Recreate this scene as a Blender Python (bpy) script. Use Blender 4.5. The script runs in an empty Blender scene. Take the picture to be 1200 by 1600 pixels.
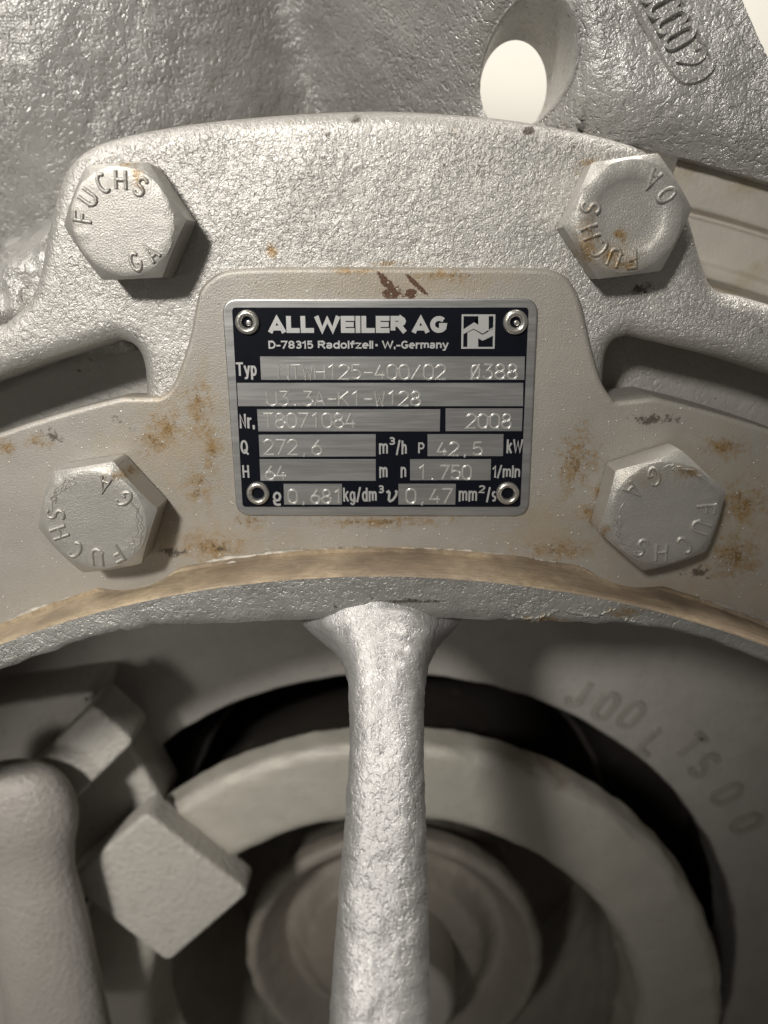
import bpy, bmesh, math, random
import numpy as np
from mathutils import Vector, Matrix, noise
R = math.radians
random.seed(4)
scene = bpy.context.scene
col = scene.collection

# ------------------------------------------------------------------ camera
PITCH, YAW, ROLL = R(17.0608), R(1.7136), R(-0.372)
CAM = np.array([0.00763, -0.22579, 0.03835])
def cam_axes():
    r = np.array([1., 0, 0]); f = np.array([0, math.cos(PITCH), -math.sin(PITCH)]); u = np.array([0, math.sin(PITCH), math.cos(PITCH)])
    z = np.array([[math.cos(YAW), -math.sin(YAW), 0], [math.sin(YAW), math.cos(YAW), 0], [0, 0, 1]])
    r, f, u = z @ r, z @ f, z @ u
    return math.cos(ROLL) * r + math.sin(ROLL) * u, -math.sin(ROLL) * r + math.cos(ROLL) * u, f
CR, CU, CF = cam_axes()
cd = bpy.data.cameras.new("camera"); cam = bpy.data.objects.new("camera", cd); col.objects.link(cam)
cam.matrix_world = Matrix([[CR[0], CU[0], -CF[0], CAM[0]], [CR[1], CU[1], -CF[1], CAM[1]], [CR[2], CU[2], -CF[2], CAM[2]], [0, 0, 0, 1]])
cd.sensor_fit = 'VERTICAL'; cd.sensor_height = 36.0; cd.lens = 27.0
cd.clip_start = 0.01; cd.clip_end = 50
cd.dof.use_dof = True; cd.dof.focus_distance = 0.222; cd.dof.aperture_fstop = 9.0
scene.camera = cam

# ------------------------------------------------------------------ light
world = bpy.data.worlds.new("World"); scene.world = world; world.use_nodes = True
bg = world.node_tree.nodes["Background"]; bg.inputs[0].default_value = (1.0, 0.955, 0.89, 1); bg.inputs[1].default_value = 0.10
def area(name, loc, target, size, watts, colr):
    l = bpy.data.lights.new(name, 'AREA'); l.shape = 'DISK'; l.size = size; l.energy = watts; l.color = colr
    o = bpy.data.objects.new(name, l); col.objects.link(o); o.location = loc
    o.rotation_euler = (Vector(target) - Vector(loc)).to_track_quat('-Z', 'Y').to_euler()
    return o
def spot(name, loc, target, radius, watts, colr, ang, blend):
    l = bpy.data.lights.new(name, 'SPOT'); l.shadow_soft_size = radius; l.energy = watts; l.color = colr; l.spot_size = R(ang); l.spot_blend = blend
    o = bpy.data.objects.new(name, l); col.objects.link(o); o.location = loc
    o.rotation_euler = (Vector(target) - Vector(loc)).to_track_quat('-Z', 'Y').to_euler()
spot("work_lamp", (-0.46, -1.06, 0.60), (-0.45, 0, 0.30), 0.085, 68.0, (1.0, 0.97, 0.92), 64, 0.5)
spot("low_fill", (-0.62, -1.0, -0.16), (-0.22, 0.1, -0.20), 0.16, 14.0, (1.0, 0.965, 0.91), 21, 1.0)  # added fill light aimed into the left interior, not a known fixture
area("ceiling_lamp", (-0.75, -0.15, 1.25), (0, 0.05, -0.05), 0.5, 8.0, (1.0, 0.96, 0.90))
area("wall_fill", (0.3, 0.30, 1.45), (0.1, 0.7, 0.2), 0.4, 24.0, (1.0, 0.96, 0.90))  # added fill light to brighten the back wall, not a known fixture
scene.view_settings.view_transform = 'Standard'; scene.view_settings.look = 'None'
scene.view_settings.exposure = 0.1; scene.view_settings.gamma = 1.0

# ------------------------------------------------------------------ helpers (all lengths in millimetres)
S = 0.001
def at(px, py, Y=0.0):
    """the point (x, z) in mm, on the plane y = Y, that the photograph shows at this pixel"""
    d = CF + CR * (px - 600) / 1200 - CU * (py - 800) / 1200
    t = (Y * S - CAM[1]) / d[1]
    p = CAM + d * t
    return (p[0] / S, p[2] / S)
AX, AZ = 1.0, -349.0                       # pump axis
def pol(r, a): return (AX + r * math.sin(a), AZ + r * math.cos(a))     # a = 0 straight up
def to_pol(p): return (math.hypot(p[0] - AX, p[1] - AZ), math.atan2(p[0] - AX, p[1] - AZ))

def thing(name, label, cat, loc=(0, 0, 0), group=None):
    o = bpy.data.objects.new(name, None); col.objects.link(o); o.location = [c * S for c in loc]
    o.empty_display_size = 0.02
    o['label'] = label; o['category'] = cat
    if group: o['group'] = group
    return o
def tag(o, label, cat, group=None):
    o['label'] = label; o['category'] = cat
    if group: o['group'] = group
    return o
def obj(name, verts, faces, mat, parent=None, smooth=35, kind=None):
    off = Vector(parent_loc(parent))
    me = bpy.data.meshes.new(name)
    me.from_pydata([(v[0] * S - off.x, v[1] * S - off.y, v[2] * S - off.z) for v in verts], [], faces)
    bm = bmesh.new(); bm.from_mesh(me); bmesh.ops.remove_doubles(bm, verts=bm.verts, dist=1e-6)
    bmesh.ops.recalc_face_normals(bm, faces=bm.faces); bm.to_mesh(me); bm.free()
    if smooth:
        me.polygons.foreach_set('use_smooth', [True] * len(me.polygons)); me.set_sharp_from_angle(angle=R(smooth))
    me.materials.append(mat)
    o = bpy.data.objects.new(name, me); col.objects.link(o)
    if parent: o.parent = parent
    if kind: o['kind'] = kind
    return o
def parent_loc(p):
    v = Vector((0, 0, 0))
    while p is not None: v = v + p.location; p = p.parent
    return v

def resample(pts, step, closed=True):
    out = []; n = len(pts)
    for i in range(n if closed else n - 1):
        a, b = pts[i], pts[(i + 1) % n]; L = math.dist(a, b); k = max(1, int(L / step))
        for j in range(k): out.append((a[0] + (b[0] - a[0]) * j / k, a[1] + (b[1] - a[1]) * j / k))
    if not closed: out.append(pts[-1])
    return out
def smooth_poly(pts, it=2, closed=True):
    for _ in range(it):                     # Chaikin
        out = []; n = len(pts)
        rng = range(n if closed else n - 1)
        if not closed: out.append(pts[0])
        for i in rng:
            a, b = pts[i], pts[(i + 1) % n]
            out.append((a[0] * .75 + b[0] * .25, a[1] * .75 + b[1] * .25)); out.append((a[0] * .25 + b[0] * .75, a[1] * .25 + b[1] * .75))
        if not closed: out.append(pts[-1])
        pts = out
    return pts
def area2(p): return sum(p[i][0] * p[(i + 1) % len(p)][1] - p[(i + 1) % len(p)][0] * p[i][1] for i in range(len(p)))
def inset(pts, d):
    """offset a closed counter-clockwise outline inwards by d"""
    n = len(pts); out = []
    for i in range(n):
        a, b, c = pts[i - 1], pts[i], pts[(i + 1) % n]
        t1 = Vector((b[0] - a[0], b[1] - a[1])).normalized(); t2 = Vector((c[0] - b[0], c[1] - b[1])).normalized()
        n1 = Vector((-t1.y, t1.x)); n2 = Vector((-t2.y, t2.x)); m = (n1 + n2)
        m = m.normalized() if m.length > 1e-6 else n1
        k = d / max(0.5, m.dot(n1))
        out.append((b[0] + m.x * k, b[1] + m.y * k))
    return out
def slab(name, outline, y0, y1, bev, mat, parent=None, holes=(), seg=4, back=False, yback=None, smooth=35, hole_bev=None):
    """outline (x, z) extruded from the front plane y0 back to y1, its front edge rounded over bev"""
    loops = []
    def ccw(p, want=True): return p if (area2(p) > 0) == want else p[::-1]
    verts, faces, caps, bcaps = [], [], [], []
    for k, ol in enumerate([outline] + list(holes)):
        o = ccw(list(ol), k == 0)
        n = len(o); rings = []
        prof = [(0, y1)]; bev_ = bev
        bev = hole_bev if (k and hole_bev) else bev_
        if bev > 0:
            prof += [(bev * (1 - math.cos(q * math.pi / 2 / seg)), y0 + bev * (1 - math.sin(q * math.pi / 2 / seg))) for q in range(seg + 1)]
            prof.append((bev * 1.35, y0))
        else: prof.append((0, y0))
        for j, (d, y) in enumerate(prof):
            pts = inset(o, d) if d > 0 else o
            s = len(verts)
            for (x, z) in pts:
                yy = yback(x, z) if (j == 0 and yback) else y
                verts.append((x, yy, z))
            rings.append(s)
        for a, b in zip(rings[:-1], rings[1:]):
            for i in range(n): faces.append((a + i, a + (i + 1) % n, b + (i + 1) % n, b + i))
        bev = bev_
        caps.append((rings[-1], n)); bcaps.append((rings[0], n))
    bm = bmesh.new(); bv = [bm.verts.new(v) for v in verts]
    bm.verts.ensure_lookup_table()
    for f in faces:
        try: bm.faces.new([bv[i] for i in f])
        except ValueError: pass
    def fill(cs, nrm):
        es = []
        for s, n in cs:
            for i in range(n):
                e = bm.edges.get((bv[s + i], bv[s + (i + 1) % n])) or bm.edges.new((bv[s + i], bv[s + (i + 1) % n])); es.append(e)
        bmesh.ops.triangle_fill(bm, edges=es, use_beauty=True, use_dissolve=False, normal=nrm)
    fill(caps, (0, -1, 0))
    if back: fill(bcaps, (0, 1, 0))
    vv = [tuple(v.co) for v in bm.verts]; bm.verts.index_update(); ff = [tuple(v.index for v in f.verts) for f in bm.faces]
    bm.free()
    return obj(name, vv, ff, mat, parent, smooth)
def lathe(name, prof, mat, parent=None, n=180, cx=AX, cz=AZ, smooth=35, a0=0, a1=2 * math.pi, wob=0):
    """profile [(radius, y)] turned about the y axis through (cx, cz)"""
    verts, faces = [], []; m = len(prof); full = abs(a1 - a0 - 2 * math.pi) < 1e-6
    k = n if full else n + 1
    for i in range(k):
        a = a0 + (a1 - a0) * i / n
        for (r, y) in prof:
            g = wob * noise.noise(Vector((r * math.sin(a), y, r * math.cos(a))) * .09) + wob * .6 * noise.noise(Vector((r * math.sin(a), y + 50, r * math.cos(a))) * .35) if wob else 0
            verts.append((cx + (r + g) * math.sin(a), y - g * .5, cz + (r + g) * math.cos(a)))
    for i in range(n):
        j = (i + 1) % k
        for q in range(m - 1): faces.append((i * m + q, j * m + q, j * m + q + 1, i * m + q + 1))
    return obj(name, verts, faces, mat, parent, smooth)
def rounded(prof, r=2.0, seg=3):
    """round the corners of a lathe profile"""
    out = [prof[0]]
    for a, b, c in zip(prof[:-2], prof[1:-1], prof[2:]):
        A, B, C_ = Vector(a), Vector(b), Vector(c); d1 = (A - B); d2 = (C_ - B)
        k = min(r, d1.length * .45, d2.length * .45); p, q = B + d1.normalized() * k, B + d2.normalized() * k
        for s in range(seg + 1):
            t = s / seg; out.append(tuple(p * (1 - t) ** 2 + B * 2 * t * (1 - t) + q * t * t))
    out.append(prof[-1]); return out
def box(name, quad, y0, y1, bev, mat, parent=None, **k):
    return slab(name, resample(quad, 2.0), y0, y1, bev, mat, parent, **k)

def rrect(c, r, k=7):
    out = []
    for i in range(len(c)):
        a, b, d = Vector(c[i - 1]), Vector(c[i]), Vector(c[(i + 1) % len(c)]); p = b + (a - b).normalized() * r; q = b + (d - b).normalized() * r
        for s in range(k + 1):
            t = s / k; v = p * (1 - t) ** 2 + b * 2 * t * (1 - t) + q * t * t; out.append((v.x, v.y))
    return out
# --- stroke lettering: polylines on a cell 0..w wide, 0..1 high
def arc(cx, cy, rx, ry, a0, a1, n=8): return [(cx + rx * math.cos(R(a0 + (a1 - a0) * i / n)), cy + ry * math.sin(R(a0 + (a1 - a0) * i / n))) for i in range(n + 1)]
W_ = 0.56
GLY = {
 'N': [[(0, 0), (0, 1), (W_, 0), (W_, 1)]], 'T': [[(0, 1), (W_, 1)], [(W_ / 2, 1), (W_ / 2, 0)]],
 'W': [[(0, 1), (.13, 0), (.28, .6), (.43, 0), (W_, 1)]], 'H': [[(0, 0), (0, 1)], [(W_, 0), (W_, 1)], [(0, .5), (W_, .5)]],
 '1': [[(.12, .8), (.34, 1), (.34, 0)]],
 '2': [arc(.28, .72, .27, .28, 165, -20, 10) + [(.46, .5), (0, 0), (W_, 0)]],
 '5': [[(.5, 1), (.1, 1), (.04, .56)] + arc(.27, .34, .29, .30, 125, -150, 12) ],
 '-': [[(.04, .45), (.54, .45)]], '4': [[(.42, 0), (.42, .52)], [(.3, 1), (0, .28), (W_, .28)]],
 '0': [arc(.28, .72, .27, .28, 0, 180, 8) + arc(.28, .28, .27, .28, 180, 360, 8) + [(.55, .72)]],
 '/': [[(.0, 0), (.5, 1)]],
 'Ø': [arc(.28, .70, .22, .24, 0, 180, 8) + arc(.28, .26, .22, .24, 180, 360, 8) + [(.5, .70)], [(.04, -.05), (.5, 1.03)]],
 '3': [[(.04, 1), (.52, 1), (.26, .6)] + arc(.26, .3, .28, .30, 80, -155, 12)],
 '8': [arc(.28, .76, .22, .24, -90, 270, 14), arc(.28, .26, .27, .26, -90, 270, 14)],
 'U': [[(0, 1), (0, .26)] + arc(.28, .26, .28, .26, 180, 360, 8) + [(W_, 1)]],
 '.': [[(.2, 0), (.26, .06)]], ',': [[(.28, .1), (.2, -.14)]],
 'A': [[(0, 0), (.28, 1), (W_, 0)], [(.09, .3), (.47, .3)]], 'K': [[(0, 0), (0, 1)], [(W_, 1), (0, .42)], [(.18, .56), (W_, 0)]],
 '7': [[(0, 1), (W_, 1), (.14, 0)]],
 '6': [[(.42, 1), (.08, .46)] + arc(.28, .29, .27, .29, 150, 510, 16)],
 'F': [[(0, 0), (0, 1), (.5, 1)], [(0, .55), (.4, .55)]],
 'C': [arc(.3, .5, .28, .5, 50, 310, 14)], 'S': [arc(.28, .75, .24, .25, 30, 265, 9) + arc(.28, .25, .26, .25, 85, -150, 9)],
 'G': [arc(.3, .5, .28, .5, 50, 330, 14) + [(.56, .42), (.34, .42)]], 'O': [arc(.28, .5, .28, .5, 0, 360, 18)],
 'J': [[(.45, 1), (.45, .25)] + arc(.23, .25, .22, .25, 0, -170, 7)], 'L': [[(0, 1), (0, 0), (.5, 0)]],
}
def ribbon(V, Fc, pts, prof, rise=0.0):
    """sweep prof [(side, height)] along flat 2-D pts; V gets (u, v, height)"""
    n = len(pts); m = len(prof); s = len(V)
    for i in range(n):
        a = Vector(pts[max(i - 1, 0)]); b = Vector(pts[i]); c = Vector(pts[min(i + 1, n - 1)])
        t1 = (b - a).normalized() if i else (c - b).normalized(); t2 = (c - b).normalized() if i < n - 1 else t1
        t = (t1 + t2); t = t.normalized() if t.length > 1e-4 else t2
        k = min(1.6, 1 / max(.4, t.dot(t1)))
        nr = Vector((-t.y, t.x))
        ext = 0
        for (d, h) in prof:
            q = b + nr * d * k
            V.append((q.x, q.y, h + rise * i))
    for i in range(n - 1):
        for j in range(m - 1): Fc.append((s + i * m + j, s + i * m + j + 1, s + (i + 1) * m + j + 1, s + (i + 1) * m + j))
    Fc.append(tuple(range(s, s + m))); Fc.append(tuple(range(s + (n - 1) * m, s + n * m))[::-1])
def dense(pl, k=1):
    return pl

# ------------------------------------------------------------------ materials
def nodes(name):
    m = bpy.data.materials.new(name); m.use_nodes = True; nt = m.node_tree
    return m, nt, nt.nodes['Principled BSDF']
class N:
    def __init__(s, nt): s.nt = nt; s.pos = nt.nodes.new('ShaderNodeNewGeometry').outputs['Position']
    def link(s, a, b): s.nt.links.new(a, b)
    def val(s, sock, v):
        if isinstance(v, (int, float)): sock.default_value = v
        elif isinstance(v, (tuple, list)): sock.default_value = (*v, 1) if len(v) == 3 and sock.type == 'RGBA' else v
        else: s.link(v, sock)
    def mapping(s, scale=(1, 1, 1), loc=(0, 0, 0), rot=(0, 0, 0)):
        n = s.nt.nodes.new('ShaderNodeMapping'); s.link(s.pos, n.inputs[0]); n.inputs['Scale'].default_value = scale; n.inputs['Location'].default_value = loc; n.inputs['Rotation'].default_value = rot
        return n.outputs[0]
    def noise(s, scale, detail=3, rough=.55, dist=0, vec=None, lac=2):
        n = s.nt.nodes.new('ShaderNodeTexNoise'); s.link(vec or s.pos, n.inputs['Vector'])
        n.inputs['Scale'].default_value = scale; n.inputs['Detail'].default_value = detail; n.inputs['Roughness'].default_value = rough; n.inputs['Distortion'].default_value = dist
        return n.outputs['Fac']
    def voro(s, scale, feat='F1', out='Distance', vec=None, smooth=None):
        n = s.nt.nodes.new('ShaderNodeTexVoronoi'); n.feature = feat; s.link(vec or s.pos, n.inputs['Vector']); n.inputs['Scale'].default_value = scale
        if smooth is not None: n.inputs['Smoothness'].default_value = smooth
        return n.outputs[out]
    def math(s, op, a, b=0, c=0, clamp=False):
        n = s.nt.nodes.new('ShaderNodeMath'); n.operation = op; n.use_clamp = clamp
        s.val(n.inputs[0], a); s.val(n.inputs[1], b); s.val(n.inputs[2], c); return n.outputs[0]
    def ramp(s, v, a, b, lo=0, hi=1):
        n = s.nt.nodes.new('ShaderNodeMapRange'); n.interpolation_type = 'SMOOTHSTEP'; s.val(n.inputs[0], v)
        n.inputs[1].default_value = a; n.inputs[2].default_value = b; n.inputs[3].default_value = lo; n.inputs[4].default_value = hi
        return n.outputs[0]
    def mix(s, f, a, b):
        n = s.nt.nodes.new('ShaderNodeMix'); n.data_type = 'RGBA'; s.val(n.inputs[0], f); s.val(n.inputs[6], a); s.val(n.inputs[7], b); return n.outputs[2]
    def bump(s, h, dist, strength=1.0, nrm=None):
        n = s.nt.nodes.new('ShaderNodeBump'); n.inputs['Strength'].default_value = strength; n.inputs['Distance'].default_value = dist; s.link(h, n.inputs['Height'])
        if nrm is not None: s.link(nrm, n.inputs['Normal'])
        return n.outputs[0]
    def blob(s, x, z, rx, rz, rot=0.0):
        """1 at the blob's centre falling to 0 at its rim (mm, in the x-z plane)"""
        n = s.nt.nodes.new('ShaderNodeVectorMath'); n.operation = 'SUBTRACT'; s.link(s.pos, n.inputs[0]); n.inputs[1].default_value = (x * S, 0, z * S)
        r = s.nt.nodes.new('ShaderNodeVectorRotate'); r.rotation_type = 'Y_AXIS'; s.link(n.outputs[0], r.inputs['Vector']); r.inputs['Angle'].default_value = R(rot)
        m = s.nt.nodes.new('ShaderNodeVectorMath'); m.operation = 'MULTIPLY'; s.link(r.outputs[0], m.inputs[0]); m.inputs[1].default_value = (1 / (rx * S), 0, 1 / (rz * S))
        l = s.nt.nodes.new('ShaderNodeVectorMath'); l.operation = 'LENGTH'; s.link(m.outputs[0], l.inputs[0])
        return s.math('SUBTRACT', 1, l.outputs['Value'], clamp=True)
    def blobs(s, lst):
        out = None
        for b in lst:
            v = s.blob(*b); out = v if out is None else s.math('MAXIMUM', out, v)
        return out

RUST = (0.27, 0.16, 0.048); RUSTD = (0.085, 0.038, 0.018); DIRT = (0.075, 0.06, 0.045)
def stain(n, base, mask, nscale, colr, lo, hi, amt=1.0):
    """noise-broken stain inside a soft mask"""
    f = n.math('ADD', n.math('MULTIPLY', n.noise(nscale, 6, .72), .62), n.math('MULTIPLY', n.noise(nscale * .3, 3, .6), .5))
    v = n.math('ADD', n.math('MULTIPLY', n.math('POWER', mask, .6), 0.55), n.math('MULTIPLY_ADD', f, 1.5, -.52))
    v = n.math('MULTIPLY', v, n.ramp(mask, 0, .18))
    return n.mix(n.math('MULTIPLY', n.ramp(v, lo, hi), amt), base, colr)

def cast_mat(name, base=(.56, .535, .49), metal=.55, rough=.42, grain=520, depth=.00055, stains=(), dirt=(), spec_pits=True, stretch=(1, 1, 1), coarse=0.5, tone=.85):
    """aluminium paint over a sand-cast skin"""
    m, nt, p = nodes(name); n = N(nt)
    vec = n.mapping(stretch)
    g1 = n.noise(grain, 2, .5, .9, vec); g2 = n.noise(grain * .36, 2, .5, .4, vec); g3 = n.noise(grain * 3.2, 2, .6)
    ridge = n.math('SUBTRACT', 1, n.math('ABSOLUTE', n.math('MULTIPLY_ADD', g1, 2.4, -1.2)))
    h = n.math('ADD', n.math('MULTIPLY', g1, 1.0), n.math('MULTIPLY', g2, coarse * 1.6)); h = n.math('ADD', h, n.math('MULTIPLY', ridge, .28)); h = n.math('ADD', h, n.math('MULTIPLY', g3, .34))
    h = n.math('MULTIPLY', h, n.ramp(n.noise(17, 3, .6), .34, .62, .45, 1.05))
    nrm = n.bump(h, depth)
    c = n.mix(n.ramp(n.noise(22, 5, .65), .35, .7), tuple(q * tone for q in base), base)
    if spec_pits:
        pit = n.math('MAXIMUM', n.ramp(n.noise(260, 3, .6), .69, .76), n.ramp(n.noise(95, 4, .6), .72, .76)); c = n.mix(n.math('MULTIPLY', pit, .75), c, DIRT)
        c = n.mix(n.ramp(n.noise(115, 5, .7), .66, .80, 0, .35), c, (.42, .33, .2))
    if dirt: c = stain(n, c, n.blobs(dirt), 520, DIRT, .62, .86, .9)
    if stains: c = stain(n, c, n.blobs(stains), 520, RUST, .55, .95, .85)
    n.link(c, p.inputs['Base Color']); p.inputs['Metallic'].default_value = metal
    n.link(n.ramp(g3, .3, .7, rough - .08, rough + .12), p.inputs['Roughness']); n.link(nrm, p.inputs['Normal'])
    return m
def smooth_mat(name, base=(.385, .358, .315), metal=.35, rough=.46, rust=(), dirt=(), dark=(), wash=(), grain=1900, depth=.00013, glint=True):
    """smooth aluminium paint with fine flake, rust blooms and grime"""
    m, nt, p = nodes(name); n = N(nt)
    f = n.noise(grain, 3, .6); lump = n.noise(95, 4, .55)
    nrm = n.bump(f, depth); nrm = n.bump(lump, .00035, .5, nrm)
    c = n.mix(n.ramp(n.noise(38, 5, .62), .3, .7), tuple(q * .88 for q in base), base)
    c = n.mix(n.ramp(n.noise(130, 6, .7), .62, .80, 0, .4), c, (.40, .29, .14))
    c = n.mix(n.ramp(n.noise(1300, 5, .75), .66, .76, 0, .45), c, (.33, .22, .09)); c = n.mix(n.ramp(n.noise(420, 6, .75), .67, .77, 0, .5), c, (.20, .15, .09))
    if wash: c = stain(n, c, n.blobs(wash), 240, (.36, .27, .15), .45, 1.05, .5)
    if rust: c = stain(n, c, n.blobs(rust), 800, RUST, .60, 1.02, .85)
    if rust: c = stain(n, c, n.blobs(rust), 1500, tuple(q * .6 for q in RUST), .80, .95, .8)
    if dirt: c = stain(n, c, n.blobs(dirt), 620, DIRT, .72, .86, .85)
    if dark: c = stain(n, c, n.blobs(dark), 900, RUSTD, .50, .66, .97)
    if glint:
        sp = n.ramp(n.voro(640, 'F1', 'Distance'), .15, .24, 1, 0)
        sel = n.ramp(n.noise(420, 1, .5), .55, .60)
        sp = n.math('MULTIPLY', sp, sel); c = n.mix(n.math('MULTIPLY', sp, .7), c, (.85, .82, .74))  # sparkle painted in: whitish glint dots mixed into the base colour
        n.link(n.math('SUBTRACT', rough, n.math('MULTIPLY', sp, .2)), p.inputs['Roughness'])
        nrm = n.bump(sp, .00025, .8, nrm)
    else: p.inputs['Roughness'].default_value = rough
    n.link(c, p.inputs['Base Color']); p.inputs['Metallic'].default_value = metal; n.link(nrm, p.inputs['Normal'])
    return m
def brushed_mat(name, base=(.60, .595, .58), rough=.33, metal=.9):
    m, nt, p = nodes(name); n = N(nt)
    v = n.mapping((60, 1, 1600)); a = n.noise(1.0, 4, .7, 0, v); v2 = n.mapping((14, 1, 420)); b = n.noise(1.0, 3, .6, 0, v2)
    s = n.math('ADD', n.math('MULTIPLY', a, .6), n.math('MULTIPLY', b, .4))
    n.link(n.mix(n.ramp(s, .3, .7), tuple(q * .86 for q in base), base), p.inputs['Base Color'])
    n.link(n.ramp(s, .3, .7, rough - .02, rough + .08), p.inputs['Roughness']); p.inputs['Metallic'].default_value = metal
    n.link(n.bump(s, .000012, .8), p.inputs['Normal'])
    return m
def plain_mat(name, base, rough=.5, metal=0.0, var=.12, nscale=60, bump=0.0, bscale=300, spots=(), spec=.5):
    m, nt, p = nodes(name); n = N(nt)
    c = n.mix(n.noise(nscale, 5, .62), tuple(q * (1 - var) for q in base), tuple(min(1, q * (1 + var)) for q in base))
    if bump: c = n.mix(n.ramp(n.noise(420, 4, .7), .60, .74, 0, .45), c, tuple(q * .4 for q in base)); c = n.mix(n.ramp(n.noise(90, 5, .7), .58, .78, 0, .35), c, (.16, .12, .075))
    if spots: c = stain(n, c, n.blobs(spots), 60, (.17, .10, .045), .4, .8, .85)
    n.link(c, p.inputs['Base Color']); p.inputs['Roughness'].default_value = rough; p.inputs['Metallic'].default_value = metal; p.inputs['Specular IOR Level'].default_value = spec
    if bump: n.link(n.bump(n.noise(bscale, 4, .6), bump), p.inputs['Normal'])
    return m

def B(px, py, rx, rz, rot=0, Y=0): x, z = at(px, py, Y); return (x, z, rx, rz, rot)
M_cover = cast_mat('cast_cover_paint', base=(.52, .50, .465), metal=.6, rough=.44, grain=880, depth=.00047,
    stains=[B(422, 392, 3.2, 3.2), B(610, 412, 9, 1.6), B(1075, 270, 10, 6), B(930, 262, 7, 4)], dirt=[B(555, 178, 3, 2.5), B(1010, 450, 5, 3), B(830, 200, 2.5, 2), B(1030, 235, 12, 4)])
M_arm = cast_mat('cast_arm_paint', base=(.55, .535, .52), metal=.6, rough=.42, grain=740, depth=.00058, stretch=(1, .8, .8), spec_pits=False)
M_rim = cast_mat('cast_rim_paint', base=(.44, .43, .40), grain=700, depth=.00055, stains=[B(860, 968, 12, 3, 0, -20), B(980, 955, 8, 3, 0, -20)], dirt=[B(640, 938, 16, 1.2, 0, -20)], tone=.72)
M_casing = cast_mat('cast_casing_paint', base=(.49, .475, .45), metal=.5, rough=.36, grain=500, depth=.0012, coarse=.4)
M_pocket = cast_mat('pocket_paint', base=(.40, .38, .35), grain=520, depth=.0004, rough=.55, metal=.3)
M_plate = smooth_mat('bracket_flange_paint',
    rust=[B(926, 812, 3.2, 6.5), B(934, 770, 2, 7), B(1000, 722, 9, 2.2, -20), B(262, 668, 11, 11), B(312, 640, 8, 16), B(240, 690, 10, 8), B(330, 700, 6, 16), B(310, 760, 9, 12), B(390, 815, 9, 4), B(330, 855, 18, 9), B(160, 610, 40, 3), B(60, 690, 8, 5), B(10, 700, 6, 6),
          B(870, 860, 22, 6), B(1160, 790, 14, 14), B(1150, 870, 16, 14), B(1130, 700, 14, 6), B(640, 870, 34, 3), B(920, 800, 5, 6), B(560, 424, 14, 2), B(700, 430, 18, 3), B(600, 815, 40, 4), B(900, 720, 12, 20)],
    wash=[B(280, 700, 32, 42), B(330, 850, 40, 14), B(880, 830, 34, 18), B(1130, 820, 40, 40), B(600, 440, 50, 8), B(1060, 920, 30, 10)],
    dirt=[B(84, 682, 9, 4, -15), B(190, 662, 8, 3, -30), B(345, 858, 6, 4), B(265, 862, 12, 4), B(1090, 895, 9, 5), B(1020, 655, 14, 3)],
    dark=[B(608, 446, 1.7, 5.5, 42), B(616, 457, 4.2, 2.6), B(600, 436, 1.2, 3.6, 45), B(652, 446, 1.0, 5.6, 48), B(641, 458, 2.6, 1.8)])
M_neck = None
def neck_material():
    m, nt, p = nodes('machined_neck'); n = N(nt)
    v = n.mapping((50, 1900, 50)); s = n.noise(1.0, 4, .65, 0, v); b = n.noise(26, 5, .6)
    c = n.mix(n.ramp(b, .36, .64), (.16, .115, .075), (.46, .36, .235)); c = n.mix(n.ramp(s, .35, .7, 0, .35), c, (.42, .36, .27))
    c = n.mix(n.ramp(n.noise(180, 6, .7), .60, .78, 0, .7), c, (.20, .13, .07))
    n.link(c, p.inputs['Base Color']); p.inputs['Roughness'].default_value = .5; p.inputs['Metallic'].default_value = .15
    c = n.mix(n.ramp(n.noise(700, 5, .75, 0, n.mapping((.5, 2, .5))), .42, .68, 0, .55), c, (.13, .09, .055)); n.link(c, p.inputs['Base Color'])
    n.link(n.bump(n.math('ADD', s, n.noise(900, 4, .7)), .00014, .9), p.inputs['Normal']); return m
M_neck = neck_material()
M_ring = smooth_mat('casing_ring_paint', base=(.55, .51, .44), metal=.3, wash=[B(1150, 440, 22, 5, 25, 33), B(1120, 250, 34, 6, 20, 33), B(1180, 280, 20, 6, 20, 33)], glint=False, grain=700)
M_alu = brushed_mat('brushed_aluminium', base=(.54, .535, .52))
M_cut = plain_mat('cut_metal', (.86, .85, .82), rough=.28, metal=.85, var=.05, nscale=400)
M_print = plain_mat('black_print', (.004, .005, .009), rough=.42, var=.3, nscale=300, spec=.12)
M_letter = plain_mat('print_letter_metal', (.56, .555, .54), rough=.42, metal=.6, var=.08, nscale=500)
M_rivet = smooth_mat('rivet_metal', base=(.62, .60, .55), metal=.85, rough=.3, glint=False, grain=900, depth=.00008)
M_dark = plain_mat('dark_bore', (.012, .011, .010), rough=.7)
M_seal = plain_mat('seal_cover_paint', (.40, .375, .34), rough=.55, metal=.15, var=.18, nscale=70, bump=.0006, bscale=260)
M_sealring = plain_mat('seal_ring_paint', (.42, .395, .34), rough=.55, metal=.15, var=.14, nscale=50, bump=.0005, bscale=220, spots=[B(900, 1190, 30, 20, 0, 90)])
M_groove = plain_mat('groove_shade', (.018, .014, .010), rough=.7, var=.5, nscale=30, bump=.0005)  # deep shade of the gap painted in as a near-black base colour
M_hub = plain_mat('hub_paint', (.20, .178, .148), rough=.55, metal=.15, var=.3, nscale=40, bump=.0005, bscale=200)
M_fit = plain_mat('fitting_paint', (.34, .315, .285), rough=.5, metal=.15, var=.15, nscale=60, bump=.0009, bscale=420)
M_block = plain_mat('lug_paint', (.47, .445, .40), rough=.55, metal=.15, var=.12, nscale=80, bump=.0012, bscale=420)
M_shaft = plain_mat('shaft_steel', (.50, .46, .42), rough=.4, metal=.7, var=.15)
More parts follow.
